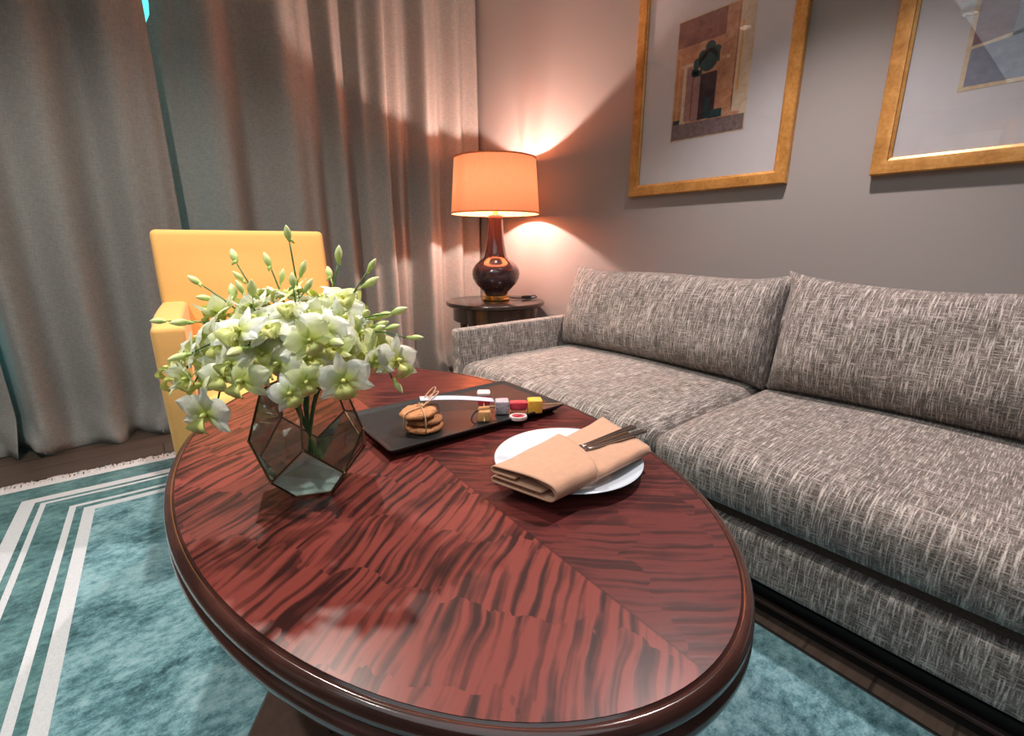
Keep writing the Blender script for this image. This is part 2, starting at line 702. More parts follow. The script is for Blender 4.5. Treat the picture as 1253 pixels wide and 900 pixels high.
q_ = NT('lit_downlight_lens')
q_.b.inputs['Emission Color'].default_value = (1.0, .9, .8, 1)
q_.b.inputs['Emission Strength'].default_value = 10.0
M['lens'] = q_.mat

# ================================================================== THE SETTING
struct(MB().box((XL - .1, YB - .1, -.08), (XR + .1, YF + .1, 0)).build('floor', M['floor'], smooth=False))
struct(MB().box((XL - .1, YB - .1, CEIL), (XR + .1, YF + .1, CEIL + .08)).build('ceiling', M['ceiling'], smooth=False))
struct(MB().box((XR, YB - .1, 0), (XR + .1, YF + .1, CEIL)).build('wall_right', M['wall'], smooth=False))
struct(MB().box((XL - .1, YB - .1, 0), (XR, YB, CEIL)).build('wall_back', M['wall'], smooth=False))
# left wall with a doorway, seen only as a reflection in the picture glass
DY0, DY1, DZ = 1.05, 1.85, 2.30
m = MB()
m.box((XL - .1, YB, 0), (XL, DY0, CEIL))
m.box((XL - .1, DY1, 0), (XL, YF + .1, CEIL))
m.box((XL - .1, DY0, DZ), (XL, DY1, CEIL))
struct(m.build('wall_left', M['wall'], smooth=False))
dr = struct(MB().rbox((XL - .05, (DY0 + DY1) / 2, DZ / 2), (.025, .395, DZ / 2 - .005), .004).build('door_1', M['ceiling']))
m = MB()
m.rbox((XL + .012, DY0 - .04, DZ / 2), (.02, .045, DZ / 2), .006)
m.rbox((XL + .012, DY1 + .04, DZ / 2), (.02, .045, DZ / 2), .006)
m.rbox((XL + .012, (DY0 + DY1) / 2, DZ + .045), (.02, .485, .045), .006)
m.build('door_casing', M['gilt'], dr)
# window wall behind the curtains
WX0, WX1, WZ0, WZ1 = -.95, 1.25, .25, 2.45
m = MB()
m.box((XL, YF, 0), (WX0, YF + .1, CEIL))
m.box((WX1, YF, 0), (XR, YF + .1, CEIL))
m.box((WX0, YF, 0), (WX1, YF + .1, WZ0))
m.box((WX0, YF, WZ1), (WX1, YF + .1, CEIL))
struct(m.build('wall_front', M['wall'], smooth=False))
wn = thing('window_1', 'window behind the drawn curtains', 'window')
del wn['label'], wn['category']
struct(wn)
m = MB()
for x0, x1, z0, z1 in ((WX0, WX1, WZ0, WZ0 + .06), (WX0, WX1, WZ1 - .06, WZ1), (WX0, WX0 + .06, WZ0, WZ1), (WX1 - .06, WX1, WZ0, WZ1)):
    m.box((x0, YF + .03, z0), (x1, YF + .08, z1))
struct(m.build('window_frame', M['white'], wn, smooth=False))
struct(MB().box((WX0 + .05, YF + .05, WZ0 + .05), (WX1 - .05, YF + .056, WZ1 - .05)).build('window_pane', M['picglass'], wn, smooth=False))
struct(MB().rbox((XR - .009, (YB + YF) / 2, .05), (.009, (YF - YB) / 2 - .01, .05), .004).build('baseboard_right', M['plinth']))

# ================================================================== SOFA
SX, SY = 1.60, .75
so = thing('sofa', 'long grey tweed sofa against the wall beneath the framed pictures', 'sofa', (SX, SY, 0))
O = (SX, SY, 0)
YL, YR = 1.852, -.352          # outer faces of the two arms
m = MB(O)
m.box((1.215, YR + .04, 0.0), (2.04, YL - .04, .118))
m.box((1.200, YR + .04, 0.0), (1.215, YL - .04, .030))
m.box((1.206, YR + .04, .058), (1.216, YL - .04, .070))
m.build('plinth', M['black'], so, smooth=False)
m = MB(O)
m.rbox((1.196, SY, .034), (.008, (YL - YR) / 2 - .045, .006), .003)
m.build('plinth_moulding', M['plinth'], so)
m = MB(O)
m.rbox(((1.135 + 2.06) / 2, SY, .187), ((2.06 - 1.135) / 2, (YL - YR) / 2 - .004, .067), .018, 3, (2, 30, 1))
m.build('base_rail', M['tweed'], so)
m = MB(O)
m.box((1.175, YR + .06, .250), (2.03, YL - .06, .30))
m.build('shadow_gap', M['recess'], so, smooth=False)
m = MB(O)
m.rbox((2.06, SY, .40), (.055, (YL - YR) / 2, .28), .025, 3, (1, 20, 6))
m.build('back_panel', M['tweed'], so)
for ya, yb in ((YL - .062, YL), (YR, YR + .062)):
    m = MB(O)
    m.rbox(((1.130 + 2.06) / 2, (ya + yb) / 2, .354), ((2.06 - 1.130) / 2, (yb - ya) / 2, .234), .012, 3, (10, 1, 6))
    m.build('arm', M['tweed_arm'], so)
CUT = .742
for ya, yb in ((CUT, YL - .064), (YR + .064, CUT)):
    hy = (yb - ya) / 2 - .001
    hx = (2.0 - 1.122) / 2

    def puff(p, hx=hx, hy=hy):
        u, v = p.x / hx, p.y / hy
        e = max(0, 1 - u ** 4) * max(0, 1 - v ** 6)
        if p.z > 0:
            p.z += .022 * e
        w = max(0.0, 1 - abs(p.z) / .09)
        if p.x < -hx + .06:
            p.x -= .012 * w * (1 - v ** 4)
        p.z += .004 * math.sin(p.y * 9 + 1.3) * math.sin(p.x * 7) * (p.z > 0)
        return p
    m = MB(O)
    m.rbox(((1.122 + 2.0) / 2, (ya + yb) / 2, .361), (hx, hy, .075), .050, 5, (14, 18, 2), puff)
    m.build('seat_cushion', M['tweed'], so)


def back_cushion(ya, yb, seed):
    rr = random.Random(seed)
    ph = [rr.uniform(0, 6) for _ in range(4)]
    Wd, Hh, T = (yb - ya) / 2, .205, .115
    tilt = math.radians(-13)
    R = Matrix.Rotation(-tilt, 3, 'Y')
    cc = Vector((1.862, (ya + yb) / 2, .645))
    nu, nv = 40, 22

    def pt(u, v, side):
        a, b = 2 * u - 1, 2 * v - 1
        th = T * (max(0, 1 - abs(a) ** 10) ** .5) * (max(0, 1 - abs(b) ** 3.2) ** .6)
        th *= (1.0 - .22 * b)
        ear = (abs(a) ** 8) * (abs(b) ** 6) * .018
        yy = a * (Wd - .004 * (1 - b * b)) + math.copysign(ear, a)
        zz = b * (Hh - .010 * (1 - a * a) * (b > 0)) + math.copysign(ear * 1.3, b)
        zz += .006 * math.sin(a * 4 + ph[0]) * (b > 0) * abs(b)
        th += .006 * math.sin(a * 7 + ph[1] + b * 3) * (1 - a * a) * (1 - b * b)
        return cc + R @ Vector((side * th, yy, zz))
    m = MB(O)
    m.grid(lambda u, v: pt(u, v, -1), nu, nv)
    m.grid(lambda u, v: pt(u, v, 1), nu, nv)
    o = m.build('back_cushion', M['tweed'], so, angle=70)
    return o


back_cushion(.714, 1.782, 3)
back_cushion(-.285, .712, 5)

# ================================================================== CURTAINS
def curtain(name, label, x0, x1, keys, y0, amp, seed, edge=None, hem=(.0, .0)):
    """keys: (x, d) ridges (d=+1, towards the room) and valleys (d=-1)"""
    rr = random.Random(seed)
    ph = [rr.uniform(0, 6.28) for _ in range(8)]
    keys = sorted(keys)

    def depth(x):
        if x <= keys[0][0]:
            return keys[0][1]
        for (xa, da), (xb, db) in zip(keys, keys[1:]):
            if x <= xb:
                t = (x - xa) / (xb - xa)
                return da + (db - da) * (.5 - .5 * math.cos(PI * t))
        return keys[-1][1]
    nu, nv = int((x1 - x0) / .008), 60

    def pt(u, v):
        z = .004 + v * (CEIL - .014)
        x = x0 + u * (x1 - x0)
        k = 1 - v
        xs = x + .018 * k * math.sin(3.1 * x + ph[0]) + .006 * math.sin(2.2 * z + 5 * x + ph[1])
        d = depth(xs)
        a = amp * (.75 + .35 * k)
        y = y0 - a * d - .008 * math.sin(11 * xs + 2 * z + ph[2]) - .012 * k * math.sin(5 * xs + ph[3])
        b = max(0, 1 - z / .20)                     # the hem breaks on the floor
        y -= b * (.045 + .03 * math.sin(17 * x + ph[4]) + .022 * math.sin(41 * x + 20 * z + ph[5]))
        x += b * b * .02 * math.sin(23 * x + ph[6])
        for hx, hs in hem_knots:
            g = math.exp(-((x - hx) / .045) ** 2) * math.exp(-((z - .07) / .055) ** 2)
            y -= hs * g * (1 + .35 * math.sin(70 * x + 45 * z))
        if edge:
            x = edge(u, x, z)
        return Vector((x, min(y, YF - .02), z))
    hem_knots = [(-.47, .10), (.005, .085), (1.55, .05)]
    m = MB((x0, y0, 0))
    m.grid(pt, nu, nv)
    o = m.build(name, M['curtain'], angle=180)
    o.location = (x0, y0, 0)
    sol = o.modifiers.new('cloth_thickness', 'SOLIDIFY')
    sol.thickness = .004
    return o


def e_left(u, x, z):
    return x + (u ** 8) * (-.02 - .012 * max(0, z - 1.95))


def e_right(u, x, z):
    return x + ((1 - u) ** 14) * (.060 * min(1, max(0, (z - 1.92) / .12)))


c1 = curtain('curtain', 'taupe linen curtain panel hanging left of the yellow armchair', -.545, .275,
             [(-.545, -1.2), (-.43, .9), (-.31, -.45), (-.17, .55), (-.035, -.75), (.09, .65), (.2, .25), (.275, -.1)], 3.03, .085, 4, e_left)
tag(c1, 'taupe linen curtain panel hanging left of the yellow armchair', 'curtain', 'taupe curtains')
c2 = curtain('curtain', '', .225, 2.12,
             [(.225, -.75), (.32, -.55), (.50, .55), (.63, -.75), (.83, .8), (.93, .3), (1.04, -.7), (1.13, .3), (1.22, -.9), (1.30, .1), (1.41, .95),
              (1.47, -.5), (1.54, -.2), (1.62, -1.0), (1.70, .85), (1.79, .35), (1.86, -.45), (1.95, .6), (2.03, -.3), (2.12, .3)], 3.05, .105, 11, e_right)
tag(c2, 'wide taupe linen curtain panel hanging behind the armchair and the table lamp', 'curtain', 'taupe curtains')
c3 = curtain('curtain', '', -1.35, -.515,
             [(-1.35, .2), (-1.2, -.6), (-1.05, .7), (-.9, -.6), (-.76, .6), (-.64, -.3), (-.515, .2)], 3.06, .07, 23)
tag(c3, 'taupe linen curtain panel just showing at the left edge of the photo', 'curtain', 'taupe curtains')

# ================================================================== RUG
RO = (-.560, 2.563, 0)
RA = math.radians(-2.1)
rg = thing('area_rug', 'distressed teal rug with nested white border stripes under the table', 'rug', RO, RA)
m = MB()
RW, RL = 1.772, 3.75


def rug_pt(u, v):
    return Vector((u * RW, -v * RL, .010 + .0012 * math.sin(u * 19) * math.sin(v * 23)))


m.grid(rug_pt, 40, 60)
m.box((0, -RL, 0), (RW, 0, .0085))
m.build('pile', M['rug'], rg, angle=180)
m = MB()
m.rbox((RW + .003, -RL / 2, .006), (.006, RL / 2, .006), .004)
m.build('binding', M['black'], rg)
m = MB()
m.rbox((RW / 2, .010, .007), (RW / 2, .018, .006), .004)
m.build('fringe_heading', M['fringe'], rg)
m = MB()
rr = random.Random(3)
n_t = 520
for k in range(n_t):
    x = (k + .5) / n_t * RW + rr.uniform(-.003, .003)
    L = rr.uniform(.055, .085)
    dx = rr.uniform(-.018, .018)
    m.tube([(x, .012, .008), (x + dx * .3, .012 + L * .35, .012 + rr.uniform(0, .008)), (x + dx * .8, .012 + L * .75, .008), (x + dx * 1.3, .012 + L, .004)],
           [.0032, .0026, .003, .0016], 5)
fr = m.build('fringe', M['fringe'], rg)
fr['kind'] = 'stuff'

# ================================================================== ARMCHAIR
ac = thing('armchair', 'yellow upholstered armchair with dark legs in front of the curtains', 'armchair', (.368, 2.00, .0125), math.radians(-6.5))
Y = M['yellow']
for s in (-1, 1):
    def armfn(p, s=s):
        t = (p.y + .28) / .56                       # front 0 .. back 1
        p.z += .02 * (t - .5) * (p.z > 0)
        if p.z < 0 and t < .2:
            p.y += .03 * (-p.z / .22) * (1 - t / .2)
        p.x += s * .006 * math.sin(t * PI)
        if t < .3:                                  # the front swells a little at the top
            p.x += -s * .004
        return p
    m = MB()
    m.rbox((s * .272, -.055, .505), (.043, .285, .225), .018, 4, (2, 10, 8), armfn)
    m.build('arm', Y, ac)


def backfn(p):
    t = (p.z + .36) / .72
    p.y += .085 * t * t
    p.x *= 1.0 + .01 * t
    if p.y < 0:
        p.y -= .012 * (1 - (p.x / .3) ** 2) * math.sin(PI * min(1, max(0, t)))
    return p


m = MB()
m.rbox((0, .245, .645), (.312, .060, .365), .022, 4, (12, 2, 14), backfn)
m.build('backrest', Y, ac)
m = MB()
m.rbox((0, -.045, .335), (.226, .270, .060), .012, 3, (6, 6, 1))
m.build('seat_frame', Y, ac)


def seatfn(p):
    if p.z > 0:
        p.z += .02 * (1 - (p.x / .226) ** 2) * (1 - (p.y / .27) ** 4)
    return p


m = MB()
m.rbox((0, -.062, .430), (.2255, .270, .045), .03, 4, (10, 10, 1), seatfn)
m.build('seat_cushion', Y, ac)
for sx in (-1, 1):
    for sy in (-1, 1):
        m = MB()
        yy = -.30 if sy < 0 else .265
        rake = 0 if sy < 0 else .05

        def legfn(p, rake=rake):
            t = (p.z + .15) / .30
            p.x *= .62 + .38 * t
            p.y *= .62 + .38 * t
            p.y += rake * (1 - t)
            return p
        m.rbox((sx * .282, yy, .150), (.024, .024, .150), .004, 2, (1, 1, 3), legfn)
        m.build('leg', M['darkwood'], ac)

# ================================================================== COFFEE TABLE
TC = (.428, .887)
TZ = .55
TA, TB = .446, .732
ct = thing('coffee_table', 'oval mahogany coffee table with figured veneer top on the rug', 'coffee table', (TC[0], TC[1], .0125), math.radians(-2.9))
tz = TZ - .0125
NE = 160


def ring(d):
    """offset rings of the oval: (half width, half length)"""
    return TA - d, TB - d


def oval(prof):
    m = MB()
    vs, fs = [], []
    for d, z in prof:
        a, b = ring(d)
        for k in range(NE):
            t = 2 * PI * k / NE
            vs.append((a * math.cos(t), b * math.sin(t), z))
    for i in range(len(prof) - 1):
        for k in range(NE):
            k2 = (k + 1) % NE
            fs.append((i * NE + k, i * NE + k2, (i + 1) * NE + k2, (i + 1) * NE + k))
    m.add(vs, fs)
    return m


m = oval([(.0165, tz - .012), (.0165, tz), (.022, tz)])
a_, b_ = ring(.022)
nb = 24
top_vs = [(0, 0, tz)]
m.add([(a_ * math.cos(2 * PI * k / NE), b_ * math.sin(2 * PI * k / NE), tz) for k in range(NE)], [tuple(range(NE))])
m.build('veneer_top', M['veneer'], ct, angle=30)
m = oval([(.0165, tz - .014), (.0165, tz - .0012), (.014, tz - .0030), (.012, tz - .001), (.008, tz + .0005), (.003, tz - .003), (0, tz - .010), (-.001, tz - .016),
          (.002, tz - .022), (.006, tz - .025), (.006, tz - .028), (.001, tz - .031), (-.002, tz - .040), (.001, tz - .050),
          (.010, tz - .058), (.022, tz - .062), (.10, tz - .062)])
m.build('moulded_edge', M['edge'], ct, angle=60)
m = oval([(.085, tz - .060), (.085, tz - .125), (.10, tz - .132), (.115, tz - .132), (.115, tz - .060)])
m.build('apron', M['edge'], ct, angle=40)
PC = (-.01, -.14)
poly = [(PC[0] + x, PC[1] + y) for x, y in ((-.43, -.02), (-.43, .02), (-.02, .69), (.02, .69), (.43, .02), (.43, -.02), (.14, -.48), (-.14, -.48))]
m = MB()
m.prism(poly, 0, .030)
m.prism(poly, .030, .040, .975)
m.build('base_platform', M['plinth'], ct, smooth=False)
for dx, dy in ((-.23, .02), (.25, .02), (0, .42), (0, -.36)):
    m = MB()
    px, py = PC[0] + dx, PC[1] + dy

    def lf(p, dx=dx, dy=dy):
        t = (p.z + .19) / .38
        k = .75 + .45 * t
        p.x = p.x * k + dx * .10 * math.sin(PI * t) * -1 + dx * .06 * t
        p.y = p.y * k + dy * .10 * math.sin(PI * t) * -1 + dy * .06 * t
        return p
    m.rbox((px, py, .040 + .19), (.030, .030, .19), .006, 2, (1, 1, 10), lf)
    m.build('leg', M['black'], ct)

# ================================================================== SIDE TABLE
ST = (1.815, 2.42)
SZ = .618
st = thing('side_table', 'small round dark wood side table in the corner beside the sofa', 'side table', (ST[0], ST[1], 0))
m = MB()
m.lathe([(0, SZ), (.300, SZ), (.312, SZ - .003), (.316, SZ - .010), (.314, SZ - .024), (.306, SZ - .030), (0, SZ - .030)], 64)
m.build('table_top', M['darkwood'], st)
m = MB()
m.lathe([(.272, SZ - .029), (.272, SZ - .118), (.268, SZ - .122), (.250, SZ - .122), (.250, SZ - .029)], 64)
m.build('apron', M['darkwood'], st)
for k in range(4):
    a = math.radians(20 + 90 * k)
    m = MB()
    hz = (SZ - .03) / 2

    def slf(p, hz=hz):
        t = (p.z + hz) / (2 * hz)
        p.x *= .5 + .5 * t
        p.y *= .5 + .5 * t
        return p
    m.rbox((.258 * math.cos(a), .258 * math.sin(a), hz), (.021, .021, hz), .003, 2, (1, 1, 4), slf)
    m.build('leg', M['darkwood'], st)

# ================================================================== TABLE LAMP
lp = thing('table_lamp', 'lit table lamp with orange drum shade and plum gourd base', 'lamp', (ST[0] + .01, ST[1] + .005, SZ))
m = MB()
m.lathe([(0, .001), (.082, .001), (.088, .006), (.088, .012), (.082, .018), (.086, .022), (.086, .032), (.078, .038), (0, .038)], 48)
m.build('brass_foot', M['brass'], lp)
m = MB()
m.lathe([(.072, .037), (.074, .045), (.078, .055), (.100, .075), (.130, .105), (.148, .140), (.152, .168), (.148, .195), (.132, .222), (.108, .243),
         (.086, .258), (.074, .272), (.066, .300), (.058, .340), (.052, .390), (.047, .440), (.0455, .490), (.050, .512), (.047, .520), (0, .520)], 64)
m.build('ceramic_body', M['ceramic'], lp, angle=80)
m = MB()
m.lathe([(0, .518), (.016, .518), (.016, .535), (.010, .545), (.010, .570), (.020, .575), (.020, .625), (0, .625)], 24)
m.build('bulb_holder', M['brass'], lp)
m = MB()
m.lathe([(0, .622), (.014, .624), (.022, .645), (.030, .675), (.026, .702), (.012, .715), (0, .718)], 24)
bulb = m.build('bulb', M['bulb'], lp)
bulb.visible_shadow = True
zb, zt, rb, rt = .530, .842, .270, .246
m = MB()
m.lathe([(rb, zb), (rt, zt)], 72)
m.build('shade', M['shade'], lp)
for z, r in ((zb, rb), (zt, rt)):
    m = MB()
    m.lathe([(r - .0022, z - .004), (r + .0022, z - .004), (r + .0022, z + .004), (r - .0022, z + .004), (r - .0022, z - .004)], 72)
    m.build('shade_rim', M['shade'], lp)
m = MB()
for k in range(3):
    a = 2 * PI * k / 3 + .4
    m.tube([(0, 0, zt - .03), (rt * math.cos(a), rt * math.sin(a), zt - .004)], .002, 6)
m.tube([(.02, 0, .60), (.07, 0, .66), (.07, 0, .76), (0, 0, zt - .03)], .002, 6)
m.tube([(-.02, 0, .60), (-.07, 0, .66), (-.07, 0, .76), (0, 0, zt - .03)], .002, 6)
m.build('shade_carrier', M['brass'], lp)
m = MB()
cp = [(.085, -.02, .012), (.13, -.055, .006), (.17, -.085, .008), (.215, -.10, .02), (.235, -.11, .024), (.235, -.13, .015), (.20, -.125, .006), (.15, -.11, .005)]
m.tube(cp, .0035, 8)
m.rbox((.178, -.092, .014), (.035, .012, .010), .006, 3)
m.build('cord', M['black'], lp)
L_ = light('lamp_bulb_light', 'POINT', (ST[0] + .01, ST[1] + .005, SZ + .690), 42, (1.0, .74, .64), .018)
bulb.visible_shadow = False

# ================================================================== WALL SOCKET
ws = thing('wall_socket', 'white socket plate low on the wall behind the side table', 'socket', (XR, 2.83, .44))
MB().rbox((-.005, 0, 0), (.005, .045, .045), .004, 2).build('plate', M['white'], ws)

# ================================================================== PICTURES
def pic_mats():
    def wash(name, stops, sc=(30, 30, 30), d=4):
        q = NT(name)
        v = q.coord()
        f = q.noise(q.mapping(v, sc), 1, d, .7, .6)
        q.base(q.ramp(f, stops))
        q.set(rough=.7, spec=.1)
        return q.mat
    return [
        wash('print_terracotta', [(.3, (.36, .16, .09)), (.5, (.56, .28, .16)), (.7, (.66, .40, .27))]),
        wash('print_rust', [(.3, (.20, .075, .065)), (.6, (.34, .14, .11)), (.75, (.44, .24, .18))]),
        wash('print_cream', [(.3, (.58, .42, .28)), (.6, (.72, .60, .46))]),
        wash('print_teal_shadow', [(.3, (.012, .045, .05)), (.7, (.05, .11, .115))]),
        wash('print_dark_door', [(.3, (.04, .025, .03)), (.7, (.10, .06, .065))]),
        wash('print_ground', [(.3, (.15, .11, .115)), (.7, (.30, .215, .21))], (12, 60, 60)),
        wash('print_mauve', [(.3, (.30, .17, .165)), (.7, (.46, .28, .24))]),
        wash('print_grey_blue', [(.3, (.21, .23, .30)), (.7, (.30, .32, .39))], (10, 40, 40)),
        wash('print_plum', [(.3, (.20, .12, .145)), (.7, (.33, .21, .23))]),
        wash('print_ochre', [(.3, (.62, .33, .12)), (.7, (.74, .45, .20))]),
    ]


PM = pic_mats()


def picture(label, yc, zc, wy, hz, print_builder, name='framed_picture'):
    t = thing(name, label, 'picture', (XR, yc, zc), 0, 'framed pictures over the sofa')
    fw, dp = .054, .030
    prof = [(0, 0), (0, dp - .004), (.004, dp), (.030, dp), (.044, dp - .004), (.046, dp - .009), (fw, dp - .013), (fw, 0)]
    m = MB()
    vs, fs = [], []
    cs = [(-1, -1), (1, -1), (1, 1), (-1, 1)]
    for sy, sz in cs:
        for a, d in prof:
            vs.append((-d, sy * (wy / 2 - a), sz * (hz / 2 - a)))
    n = len(prof)
    for k in range(4):
        k2 = (k + 1) % 4
        for i in range(n):
            i2 = (i + 1) % n
            fs.append((k * n + i, k * n + i2, k2 * n + i2, k2 * n + i))
    m.add(vs, fs)
    m.build('frame', M['gilt'], t, angle=25)
    m = MB()
    m.box((-.010, -wy / 2 + fw - .004, -hz / 2 + fw - .004), (-.004, wy / 2 - fw + .004, hz / 2 - fw + .004))
    m.build('mount', M['mat'], t, smooth=False)
    print_builder(t)
    m = MB()
    m.box((-.0165, -wy / 2 + fw - .003, -hz / 2 + fw - .003), (-.0150, wy / 2 - fw + .003, hz / 2 - fw + .003))
    m.build('glass_pane', M['picglass'], t, smooth=False)
    return t


def flat(m, pts, layer, mi, yc, zc):
    """a flat patch of the print; pts are wall coordinates (y, z)"""
    m.add([(-.0106 - .0002 * layer, y - yc, z - zc) for y, z in pts], [tuple(range(len(pts)))], mi)


P1 = (1.266, 1.694)
P2 = (.207, 1.692)


def print_doorway(t):
    m = MB()
    y0, y1, z0, z1 = 1.087, 1.432, 1.445, 1.935
    F = lambda pts, l, mi: flat(m, pts, l, mi, *P1)
    R = lambda a, b, c, d, l, mi: F([(a, c), (b, c), (b, d), (a, d)], l, mi)
    R(y0 - .006, y1 + .006, z0 - .006, z1 + .006, 0, 2)
    R(y0, y1, z0, z1, 1, 0)
    R(1.205, y1, 1.83, z1, 2, 1)                       # dark upper field
    R(1.395, y1, 1.56, 1.83, 2, 0)
    R(1.335, 1.395, 1.52, 1.74, 2, 6)
    R(1.375, 1.392, 1.50, 1.75, 3, 2)                  # left column
    R(1.345, 1.405, 1.745, 1.757, 4, 2)
    R(1.365, 1.40, 1.497, 1.52, 4, 2)
    R(1.10, 1.205, 1.50, z1, 2, 0)                     # right pier
    R(1.11, 1.145, 1.52, z1, 3, 2)
    R(1.125, 1.135, 1.60, 1.86, 4, 9)
    R(1.087, 1.11, 1.50, z1, 3, 2)
    # lobed arch in shadow
    def disc(cy, cz, r, l, mi):
        F([(cy + r * math.cos(2 * PI * k / 20), cz + r * math.sin(2 * PI * k / 20)) for k in range(20)], l, mi)
    for cy, cz, r in ((1.335, 1.715, .019), (1.327, 1.750, .020), (1.303, 1.775, .021), (1.270, 1.800, .024), (1.240, 1.778, .022), (1.222, 1.752, .018), (1.275, 1.752, .045)):
        disc(cy, cz, r, 3, 3)
    F([(1.345, 1.72), (1.30, 1.72), (1.305, 1.64), (1.33, 1.66)], 3, 3)
    R(1.175, 1.215, 1.735, 1.747, 4, 2)
    R(1.338, 1.345, 1.52, 1.70, 4, 1)
    R(1.408, 1.416, 1.53, 1.80, 4, 9)
    R(1.148, 1.152, 1.53, 1.92, 4, 1)
    R(1.215, 1.335, 1.515, 1.695, 4, 6)
    R(1.228, 1.305, 1.515, 1.70, 5, 4)                 # door leaf
    R(1.255, 1.275, 1.515, 1.60, 6, 3)
    R(1.19, 1.25, 1.512, 1.545, 6, 3)
    R(1.19, 1.222, 1.545, 1.78, 5, 0)
    R(1.395, y1 - .004, 1.512, 1.53, 6, 3)
    F([(y0, 1.445), (y1, 1.445), (y1, 1.512), (y0, 1.505)], 7, 5)
    m.build('print', PM, t, smooth=False)


def print_courtyard(t):
    m = MB()
    y0, y1, z0, z1 = .022, .392, 1.445, 1.935
    F = lambda pts, l, mi: flat(m, pts, l, mi, *P2)
    R = lambda a, b, c, d, l, mi: F([(a, c), (b, c), (b, d), (a, d)], l, mi)
    R(y0 - .012, y1 + .012, z0 - .012, z1 + .012, 0, 2)
    R(y0, y1, z0, z1, 1, 8)
    R(y0, y1, z0, 1.56, 2, 7)
    F([(y1, 1.548), (y0, 1.60), (y0, 1.62), (y1, 1.556)], 3, 2)
    R(.255, .305, 1.56, z1, 3, 7)
    R(y0, .255, 1.62, z1, 3, 2)
    R(.06, .2, 1.62, 1.82, 4, 6)
    m.build('print', PM, t, smooth=False)


picture('gold framed picture of a sandstone doorway, nearest the lamp', P1[0], P1[1], .776, .976, print_doorway)
picture('gold framed picture at the right edge, its glass reflecting the room', P2[0], P2[1], .776, .976, print_courtyard)

# ================================================================== CEILING DOWNLIGHTS
dl = thing('ceiling_downlight', '', 'ceiling light', (0, 0, CEIL))
m = MB()
m.lathe([(.040, -.001), (.050, -.001), (.052, -.004), (.052, -.062), (.050, -.065), (.042, -.065), (.040, -.062), (.040, -.001)], 40)
m.build('can', M['white'], dl)
m = MB()
m.lathe([(0, -.006), (.0395, -.006), (.0395, -.002), (0, -.002)], 24)
m.build('lens', M['lens'], dl)
names = ['white cylinder ceiling downlight between the table and the curtains', 'white cylinder ceiling downlight over the front of the sofa',
         'white cylinder ceiling downlight over the left side of the rug', 'added white cylinder ceiling downlight by the door']
for i, (x, y) in enumerate([(d[0], d[1]) for d in DOWNLIGHTS] + [(-3.4, .6)]):
    o = dl if i == 0 else dup(dl)
    o.location = (x, y, CEIL)
    tag(o, names[i], 'ceiling light', 'ceiling downlights')

# ================================================================== VASE
VC = Vector((.203, .815, TZ))
FA = math.atan2(-.93, -.37)             # direction of the front facet
vs_ = thing('faceted_vase', 'geometric faceted glass vase with dark metal edges holding the orchids', 'vase', VC, 0)
rB, rM, rT = .050, .094, .066
zB, zL, zU, zT = .004, .052, .108, .190


def vring(r, z, off):
    return [Vector((r * math.cos(FA + off + 2 * PI * k / 5), r * math.sin(FA + off + 2 * PI * k / 5), z)) for k in range(5)]


h = PI / 5
A_ = vring(rB, zB, h)
B_ = vring(rM, zL, h)
C_ = vring(rM, zU, 0)
D_ = vring(rT, zT, 0)
low, lowf, upp = MB(), MB(), MB()
lowb = MB()
for k in range(5):
    k1 = (k + 1) % 5
    # lower pentagon between A[k],A[k1]; apex is C[k+1]
    pts = [A_[k], A_[k1], B_[k1], C_[k1], B_[k]]
    front = (Vector((pts[3].x, pts[3].y, 0)).normalized().dot(Vector((math.cos(FA), math.sin(FA), 0))) > .7)
    (lowf if front else low).add(pts, [(0, 1, 2, 3, 4)])
    # upper pentagon between D[k],D[k1] around B[k]
    upp.add([D_[k], D_[k1], C_[k1], B_[k], C_[k]], [(0, 1, 2, 3, 4)])
lowb.add(A_, [(4, 3, 2, 1, 0)])
low.build('lower_facets', M['mirror'], vs_, smooth=False)
lowf.build('front_facet', M['frosted'], vs_, smooth=False)['label'] = 'frosted teal front facet'
lowb.build('bottom_facet', M['mirror'], vs_, smooth=False)
upp.build('upper_facets', M['glass'], vs_, smooth=False)
m = MB()
for k in range(5):
    k1 = (k + 1) % 5
    for a, b in ((A_[k], A_[k1]), (A_[k], B_[k]), (B_[k], C_[k]), (B_[k], C_[k1]), (C_[k], D_[k]), (D_[k], D_[k1])):
        m.tube([a, b], .0019, 6)
for p in A_ + B_ + C_ + D_:
    m.lathe([(0, -.0026), (.002, -.0016), (.0027, 0), (.002, .0016), (0, .0026)], 8, p)
m.build('metal_edges', M['bronze'], vs_)
m = MB()
a = [p * .96 for p in A_]
b = [Vector((p.x * .96, p.y * .96, p.z)) for p in B_]
c = [Vector((p.x * .96, p.y * .96, p.z * .80)) for p in C_]
m.add([Vector((p.x, p.y, .0075)) for p in a] + b + c, [(4, 3, 2, 1, 0)] +
      [f for k in range(5) for f in ((k, (k + 1) % 5, 5 + (k + 1) % 5, 10 + (k + 1) % 5, 5 + k),)] + [(10, 11, 12, 13, 14)])
m.build('water', M['water'], vs_, smooth=False)

# ================================================================== ORCHIDS
def petal(m, ang, L, Wd, lift, cup, tipw=.5, mi=0, z0=0.0, n=(6, 8)):
    ca, sa = math.cos(ang), math.sin(ang)

    def pt(u, v):
        a = 2 * u - 1
        w = Wd * (math.sin(PI * (v ** tipw) * .985 + .015 * PI) ** .75) * .5 + .0006
        x = a * w
        y = L * v
        z = z0 + lift * v * v * L - cup * a * a * w + .0035 * math.sin(v * PI) + .0012 * math.sin(9 * v + 5 * a)
        return Vector((x * -sa + y * ca, x * ca + y * sa, z))
    m.grid(pt, n[0], n[1], mi)


